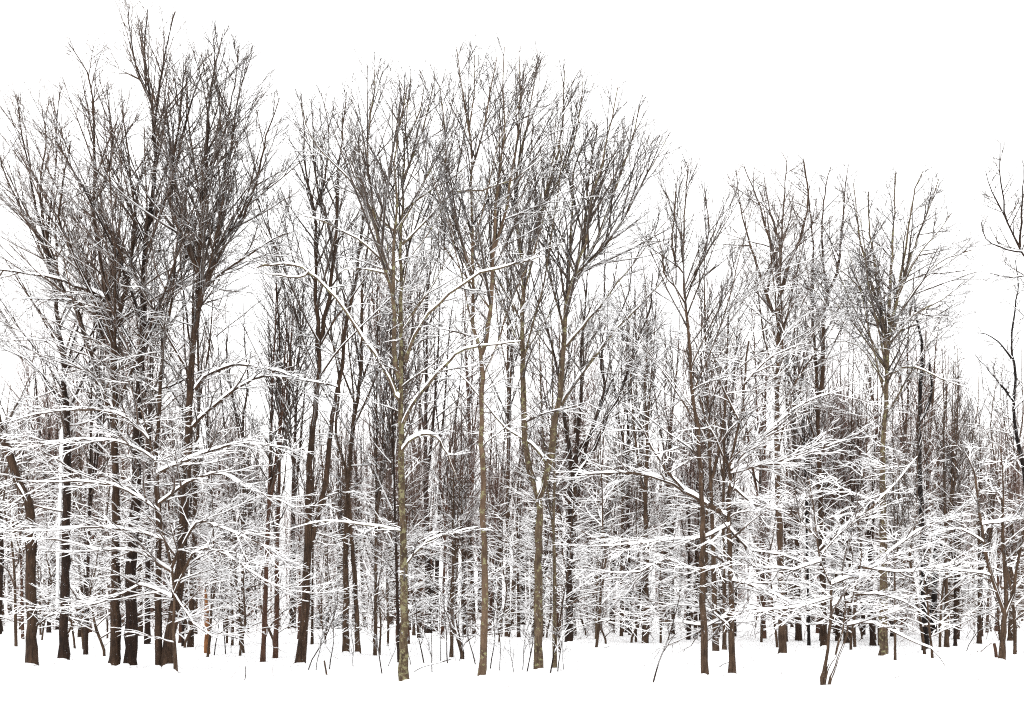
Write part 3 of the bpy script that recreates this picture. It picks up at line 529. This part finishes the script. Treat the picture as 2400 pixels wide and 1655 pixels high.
# trees whose trunks stand clear enough to be told apart
for a in [
    (201, 1529, 11, 520, 232, 1, 'dark', 'thin dark trunk leaning slightly between the snow-plastered and the reddish tree'),
    (345, 1505, 15, 500, 352, 0, 'dark', 'straight dark trunk close behind the thickest rough tree'),
    (446, 1513, 16, 420, 474, 2, 'brown', 'brown trunk with ragged foot behind the twin-stemmed trunk'),
    (429, 1509, 8, 800, 436, 1, 'dark', 'very thin dark stem squeezed beside the ragged-footed trunk'),
    (49, 1472, 10, 900, 70, 4, 'mid', 'thin brown stem tilting away behind the bent brown tree'),
    (564, 1510, 8, 850, 570, 1, 'mid', 'thin pale-brown stem past the orange broken pole'),
    (571, 1466, 16, 700, 572, 3, 'dark', 'dark mid-wood trunk behind the thin pale-brown stem'),
    (616, 1550, 14, 480, 650, 1, 'russet', 'russet trunk with a swollen knuckle near head height'),
    (645, 1542, 14, 560, 672, 4, 'russet', 'snow-flecked russet trunk leaning beside the knuckled one'),
    (686, 1476, 16, 650, 690, 3, 'dark', 'dark short-looking trunk behind the low-forked tree'),
    (879, 1540, 10, 600, 886, 1, 'mid', 'thin straight brown stem between brush heap and lichen tree'),
    (935, 1552, 9, 620, 920, 4, 'dark', 'dark stem half hidden behind the lichen-covered trunk'),
    (1004, 1484, 18, 480, 985, 3, 'dark', 'thick dark trunk behind the arching bough of the lichen tree'),
    (1020, 1478, 14, 640, 1045, 2, 'dark', 'dark leaning trunk with bristling twigs near the thick dark one'),
    (1058, 1538, 10, 900, 1060, 1, 'mid', 'short snow-crusted stem amid thin saplings'),
    (1189, 1492, 14, 430, 1185, 4, 'mid', 'slim brown trunk between the smooth tan tree and the V fork'),
    (1300, 1554, 12, 650, 1305, 2, 'grey', 'slim grey trunk standing beside the mossy V-forked tree'),
    (1397, 1497, 7, 1000, 1405, 1, 'smooth', 'pole-thin tan stem alone in a snowy gap'),
    (1456, 1492, 9, 700, 1462, 0, 'mid', 'slender brown stem paired with a darker thicker trunk'),
    (1473, 1484, 15, 620, 1466, 3, 'dark', 'darker thicker trunk of a close pair past the tan pole'),
    (1493, 1472, 11, 700, 1500, 4, 'brown', 'brown stem just behind the close pair'),
    (1512, 1507, 17, 560, 1535, 2, 'mid', 'brown snow-footed trunk leaning beyond the close pair'),
    (1563, 1468, 15, 700, 1572, 3, 'brown', 'brown trunk under the thick snow-laden bough'),
    (1678, 1529, 15, 560, 1655, 0, 'mid', 'blunt-footed brown trunk between the crossed trunk and the candelabra beech'),
    (1698, 1522, 11, 650, 1690, 3, 'mid', 'narrow brown stem tucked behind the candelabra beech'),
    (1790, 1497, 13, 640, 1775, 2, 'russet', 'russet trunk with an oval scarred foot'),
    (1872, 1496, 17, 560, 1850, 4, 'brown', 'brown trunk with a bulging weathered foot'),
    (1896, 1513, 8, 700, 1876, 1, 'black', 'black tapering stem beside the bulging-footed trunk'),
    (2098, 1542, 7, 900, 2096, 1, 'mid', 'thin straight brown post-like stem beside the fan-crowned tree'),
    (2219, 1509, 12, 760, 2205, 1, 'mid', 'clean straight brown stem beside the two black snags'),
    (2243, 1436, 12, 800, 2236, 0, 'smooth', 'far tan trunk forming a V with a darker one'),
    (2256, 1437, 11, 900, 2300, 4, 'dark', 'far dark trunk leaning out of the V with a tan one'),
    (2110, 1470, 15, 620, 2116, 2, 'brown', 'brown trunk showing between fan-crowned tree and black snags'),
    (2385, 1470, 12, 800, 2390, 3, 'mid', 'brown trunk behind the low three-stemmed tree'),
]:
    bg_tree(*a[:7], a[7])
# the countless look-alikes deeper in the wood
rng = np.random.default_rng(77)
tops = np.interp(np.arange(0, 2401, 100), [0, 100, 300, 500, 650, 800, 1000, 1200, 1400, 1550, 1700, 1900, 2100, 2200, 2280, 2330, 2400],
                 [820, 700, 520, 560, 560, 480, 520, 620, 760, 700, 640, 700, 640, 760, 950, 980, 900])
for q in range(262):
    px = rng.uniform(-60, 2460) if q > 0 else 500.; py = HOR + FPX * CH / rng.uniform(46, 105)
    top = np.interp(px, np.arange(0, 2401, 100), tops) + rng.uniform(-40, 250) if q % 6 < 1 else rng.uniform(900, 1150)
    k = int(rng.integers(0, 5)); mat = str(rng.choice(['brown', 'dark', 'mid', 'russet', 'brown'])); tall = q % 6 < 1
    word = {'brown': 'brown-barked', 'dark': 'dark-barked', 'mid': 'pale brown-barked', 'russet': 'russet-barked'}[mat]
    form = ('steep single-leader crown', 'steep single-leader crown', 'spreading crooked crown', 'spreading crooked crown', 'many-forked upright crown')[k]
    bg_tree(px, py, rng.uniform(7, 15), top, None, k, mat, ('tall ' if tall else 'low ') + word + ' tree with ' + form + ' deep in the wood',
            ('tall ' if tall else 'low ') + word + ' trees with ' + form + ' deep in the wood', twig=str(rng.choice(['twig_brown', 'twig_red', 'twig_far'])))

# ---- understorey: small beeches and hornbeams with level snowy sprays
und = []
for sd_, H, sp, ln in ((201, 6.5, .26, 3.4), (202, 5.0, .24, 3.6), (203, 7.5, .28, 3.2), (204, 3.6, .2, 2.2)):
    rng2 = np.random.default_rng(sd_); tk, tw, sn = Acc(), Acc(), Acc()
    z = np.linspace(-.4, H, 8); p = smooth_path(np.stack((np.cumsum(rng2.normal(0, .10, 8)), np.cumsum(rng2.normal(0, .10, 8)), z), 1), .4)
    p[:, :2] -= p[1, :2]; r = stem_rad(rng2, len(p), .05, .008); trunk_tube(tk, rng2, p, r, 6)
    crown(rng2, tw, sn, p, r, .16, .97, sp, ln, 'hz', .85, dens=1., taper=.6)
    und.append((tk.mesh('trunk', 'mid'), tw.mesh('crown', 'twig_brown'), sn.mesh('snow', 'snow')))
rng = np.random.default_rng(31)
def sapling(px, py, s, k, label, group):
    D = depth(py); b = at(px, py, D); b[2] = hills(b[0], b[1])
    rt = root('young_beech', b, label, 'tree', group); rt.scale = (s, s, s); rt.rotation_euler.z = rng.uniform(0, 6.28)
    obj('trunk', und[k][0], rt); c = obj('crown', und[k][1], rt, 'stuff'); obj('snow', und[k][2], c, 'stuff')
for q in range(95):
    u = rng.random()
    px = rng.uniform(-20, 800) if u < .38 else rng.uniform(1380, 2400) if u < .8 else rng.uniform(700, 1500)
    sapling(px, HOR + FPX * CH / rng.uniform(36, 74), rng.uniform(.8, 1.35), kk := int(rng.integers(0, 4)), ('slender young beech, snow on level sprays to mid trunk height', 'wide low young beech with long snow-covered level sprays', 'tall thin young beech with snowy sprays set far apart', 'knee-branched small young beech heaped with snow near the ground')[kk], ('slender', 'wide low', 'tall thin', 'small bushy')[kk] + ' young beeches under the tall trees')

# ---- thin bare saplings and weeds poking out of the snow
bare = []
for sd_ in (301, 302, 303):
    rng2 = np.random.default_rng(sd_); a = Acc(); tw, sn = Acc(), Acc()
    z = np.linspace(-.25, 2.2, 6); p = smooth_path(np.stack((np.cumsum(rng2.normal(0, .06, 6)), np.cumsum(rng2.normal(0, .06, 6)), z), 1), .3)
    p[:, :2] -= p[1, :2]; r = stem_rad(rng2, len(p), .016, .004); a.tubes(p[None], r[None], 5)
    crown(rng2, tw, sn, p, r, .25, 1, .22, .8, 'fan', 1.2, dens=.6)
    bare.append((a.mesh('trunk', 'dark'), tw.mesh('crown', 'twig'), sn.mesh('snow', 'snow')))
for (px, py) in [(994, 1554), (1010, 1572), (1076, 1550), (1115, 1554), (908, 1562), (898, 1576), (1205, 1572), (1225, 1560), (1238, 1566), (1288, 1570), (1306, 1566), (722, 1566), (740, 1568),
                 (774, 1566), (526, 1530), (540, 1528), (505, 1532), (1030, 1548), (1048, 1556), (1150, 1560), (1170, 1566), (2268, 1525), (2386, 1528), (2400, 1530), (1090, 1542), (965, 1560), (1318, 1562), (830, 1560)]:
    D = depth(py); b = at(px + rng.uniform(-3, 3), py, D); b[2] = hills(b[0], b[1]); k = rng.integers(0, 3); s = rng.uniform(.6, 1.5)
    rt = root('bare_sapling', b, 'thin bare dark sapling poking up through the snow at the wood edge', 'sapling', 'thin saplings at the wood edge')
    rt.scale = (s, s, s); rt.rotation_euler = (rng.normal(0, .08), rng.normal(0, .12), rng.uniform(0, 6.28))
    obj('trunk', bare[k][0], rt); c = obj('crown', bare[k][1], rt, 'stuff'); obj('snow', bare[k][2], c, 'stuff')

# ---- single things on the ground
def stick(name, label, cat, px, mat='dark', w=(4, 2), snow=1., d=None, twigs=0):
    D = d or depth(px[0][1]); r_ = np.random.default_rng(int(px[0][0]))
    P = np.array([at(x, y, D) for x, y in px]); b = P[0].copy(); b[2] = hills(b[0], b[1]); P[0][2] = min(P[0][2], b[2] - .03)
    rt = root(name, b, label, cat); path = smooth_path(P, .12); rad = stem_rad(r_, len(path), w[0] / FPX * D / 2, w[1] / FPX * D / 2)
    a = Acc(); trunk_tube(a, r_, path, rad, 7); st = obj('stem', a.mesh('stem', mat, b), rt)
    a = Acc(); a.snow(path[None], rad[None], r_, snow, k=5, gap=.1, lo=.2, hi=.6)
    if a.v: obj('snow', a.mesh('snow', 'snow', b), st, 'stuff')
    if twigs:
        tw, sn = Acc(), Acc(); crown(r_, tw, sn, path, rad, .3, 1, .25, .5, 'fan', .8, dens=.5)
        c = obj('twigs', tw.mesh('twigs', 'twig', b), rt, 'stuff')
    return rt
stick('fallen_branch', 'reddish broken branch slanting out of the snow beside the three-stemmed tree', 'branch', [(2292, 1531), (2306, 1518), (2323, 1506)], 'russet', (7, 5))
stick('stump', 'thin snow-splashed stump between the slanting broken branch and the three-stemmed tree', 'stump', [(2336, 1545), (2334, 1530), (2330, 1508)], 'russet', (8, 7))
stick('wooden_stake', 'short leaning stake in open snow near the low-forked dark tree', 'stake', [(766, 1580), (763, 1566), (760, 1548)], 'mid', (4.5, 4))
stick('leaning_twig', 'long thin dark twig leaning out of the open snow below the thick bough', 'twig', [(1530, 1592), (1545, 1550), (1565, 1500), (1580, 1450), (1594, 1394)], 'dark', (4, 2), twigs=1)
stick('dead_twig', 'small lone twig upright in the open snow, far from any trunk', 'twig', [(573, 1592), (576, 1580), (575, 1562)], 'dark', (2.4, 1.6))
stick('fallen_stick', 'dark stick lying on the snow between two upright beech trunks', 'stick', [(1680, 1560), (1695, 1556), (1708, 1552)], 'dark', (4, 3))
stick('fallen_stick', 'dark twig trailing over the snow past the candelabra beech foot', 'stick', [(1728, 1543), (1750, 1553), (1782, 1560)], 'dark', (4, 1.5))
stick('fallen_stick', 'thin dark stick lying half buried in front of the tan pole', 'stick', [(1400, 1526), (1415, 1519), (1428, 1514)], 'dark', (4, 2))
stick('fallen_stick', 'low snowy stick lying across the foot of the lichen-covered trunk', 'stick', [(965, 1572), (990, 1563), (1030, 1553), (1058, 1545)], 'dark', (3.5, 2))

# ---- dry grass and twig ends showing through the snow
r_ = np.random.default_rng(14); n = 1500; D_ = r_.uniform(24, 62, n); x_ = r_.uniform(-.5, .5, n) * D_
keep = (np.sin(x_ * .9 + 1) + np.sin(x_ * .37 + D_ * .4) + np.sin(D_ * .8) > .55) & (r_.random(n) < np.clip((D_ - 24) / 8, .06, 1)); D_, x_ = D_[keep], x_[keep]; n = len(D_)
P = np.stack((x_, D_, hills(x_, D_) - .03), 1); Dr = norm(np.stack((r_.normal(0, .5, n), r_.normal(0, .5, n), r_.uniform(.2, 1, n)), 1))
p, rd = grow(r_, P, Dr, r_.uniform(.08, .5, n), r_.uniform(.003, .007, n), .002, 3, .2, .3, .05)
a = Acc(); a.tubes(p, rd, 3); gr = obj('dry_grass', a.mesh('grass', 'twig_red'), None, 'stuff'); tag(gr, 'sparse dry stalks and twig ends poking through the snow', 'grass')

# ---- low tangled brush between the far trunks
r_ = np.random.default_rng(15); n = 2600; D_ = r_.uniform(50, 118, n); x_ = r_.uniform(-.52, .52, n) * D_
P = np.stack((x_, D_, hills(x_, D_) - .05), 1); el_ = r_.uniform(.35, 1, n); az = r_.uniform(0, 6.28, n); h_ = np.sqrt(1 - el_ ** 2)
ok = np.sin(x_ * .31) + np.sin(D_ * .23 + x_ * .11 + 1) > -.55
P, Dr = P[ok], np.stack((np.cos(az) * h_, np.sin(az) * h_, el_), 1)[ok]; n = len(P); L = r_.uniform(.7, 2.6, n)
tw, sn = Acc(), Acc()
p, rd = grow(r_, P, Dr, L, .007 + .004 * L, .005, 5, .13, .25, .1); tw.tubes(p, rd, 3); sn.snow(p, rd, r_, .9)
P, Dr, L2, R2 = spawn(r_, p, rd, L, 5, .2, .95, .8, .25, .6, False); p, rd = grow(r_, P, Dr, L2, np.minimum(R2, .009), .005, 2, .15, .2, .1); tw.tubes(p, rd, 3); sn.snow(p, rd, r_, .8, gap=.25)
ub = obj('undergrowth', tw.mesh('undergrowth', 'twig_red'), None, 'stuff'); tag(ub, 'low tangled russet brush with snow on it between the far trunks', 'undergrowth')
obj('snow', sn.mesh('snow', 'snow'), ub, 'stuff')

# ---- brush heap
b = at(772, 1478, depth(1478)); b[2] = hills(b[0], b[1]); r_ = np.random.default_rng(9)
rt = root('brush_heap', b, 'rounded dark brush heap dusted with snow deep between the trunks', 'bush')
n = 900; az = r_.uniform(0, 6.28, n); el = np.arcsin(r_.uniform(0, 1, n)); rr = r_.random(n) ** .5
P = np.stack((np.cos(az) * np.cos(el) * 1.0 * rr, np.sin(az) * np.cos(el) * .9 * rr, np.sin(el) * 1.25 * rr - .05), 1)
D = norm(r_.normal(0, 1, (n, 3)) + P * .6)
p, rd = grow(r_, P, D, r_.uniform(.2, .5, n), np.full(n, .02), .006, 3, .25, .1, .1)
a = Acc(); a.tubes(p, rd, 3); c = obj('branches', a.mesh('branches', 'black'), rt, 'stuff')
a = Acc(); a.snow(p, rd, r_, 1.8, gap=.3); obj('snow', a.mesh('snow', 'snow'), c, 'stuff')

# ---- the far wood that reads as one mass: one clump of trees, repeated over the background by geometry nodes
rng = np.random.default_rng(55); FT, FS = Acc(), Acc()
for q in range(16):
    tk, tw, sn = proto(400 + q, rng.uniform(9, 14), .13, .28, .5, 2.6, ('up', 'fan')[q % 2], .8, fork=2, hzsp=.5, hzln=2.2, dens=.8, lod=1, hz0=.06)
    o_ = np.array((rng.uniform(-13, 13), rng.uniform(-6, 6), 0))
    for A, B in ((FT, tk), (FT, tw), (FS, sn)): A.add(np.concatenate(B.v) + o_, np.concatenate(B.q))
nt_, FT2 = sum(len(q) for q in FT.q), Acc()
for B in (FT, FS): FT2.add(np.concatenate(B.v), np.concatenate(B.q))
me = FT2.mesh('woodland', 'twig_far'); me.materials.append(M['snow'])
mi = np.zeros(len(me.polygons), np.int32); mi[nt_:] = 1; me.polygons.foreach_set('material_index', mi)
fw = obj('distant_woodland', me, None, 'stuff'); tag(fw, 'brown thicket of distant snowy trees closing off the wood', 'woodland')
ng = bpy.data.node_groups.new('repeat_clump', 'GeometryNodeTree')
ng.interface.new_socket('Geometry', in_out='INPUT', socket_type='NodeSocketGeometry'); ng.interface.new_socket('Geometry', in_out='OUTPUT', socket_type='NodeSocketGeometry')
gi, go = ng.nodes.new('NodeGroupInput'), ng.nodes.new('NodeGroupOutput')
pt = ng.nodes.new('GeometryNodePoints'); pt.inputs['Count'].default_value = 34
rv = ng.nodes.new('FunctionNodeRandomValue'); rv.data_type = 'FLOAT_VECTOR'; rv.inputs[0].default_value = (-82, 92, -.1); rv.inputs[1].default_value = (82, 165, .1); rv.inputs['Seed'].default_value = 4
rr = ng.nodes.new('FunctionNodeRandomValue'); rr.data_type = 'FLOAT_VECTOR'; rr.inputs[0].default_value = (0, 0, -.5); rr.inputs[1].default_value = (0, 0, .5); rr.inputs['Seed'].default_value = 8
rs = ng.nodes.new('FunctionNodeRandomValue'); rs.data_type = 'FLOAT'; rs.inputs[2].default_value = .85; rs.inputs[3].default_value = 1.25
ip = ng.nodes.new('GeometryNodeInstanceOnPoints')
ng.links.new(rv.outputs[0], pt.inputs['Position']); ng.links.new(pt.outputs[0], ip.inputs['Points']); ng.links.new(gi.outputs[0], ip.inputs['Instance'])
ng.links.new(rr.outputs[0], ip.inputs['Rotation']); ng.links.new(rs.outputs[1], ip.inputs['Scale']); ng.links.new(ip.outputs[0], go.inputs[0])
mod = fw.modifiers.new('repeat', 'NODES'); mod.node_group = ng
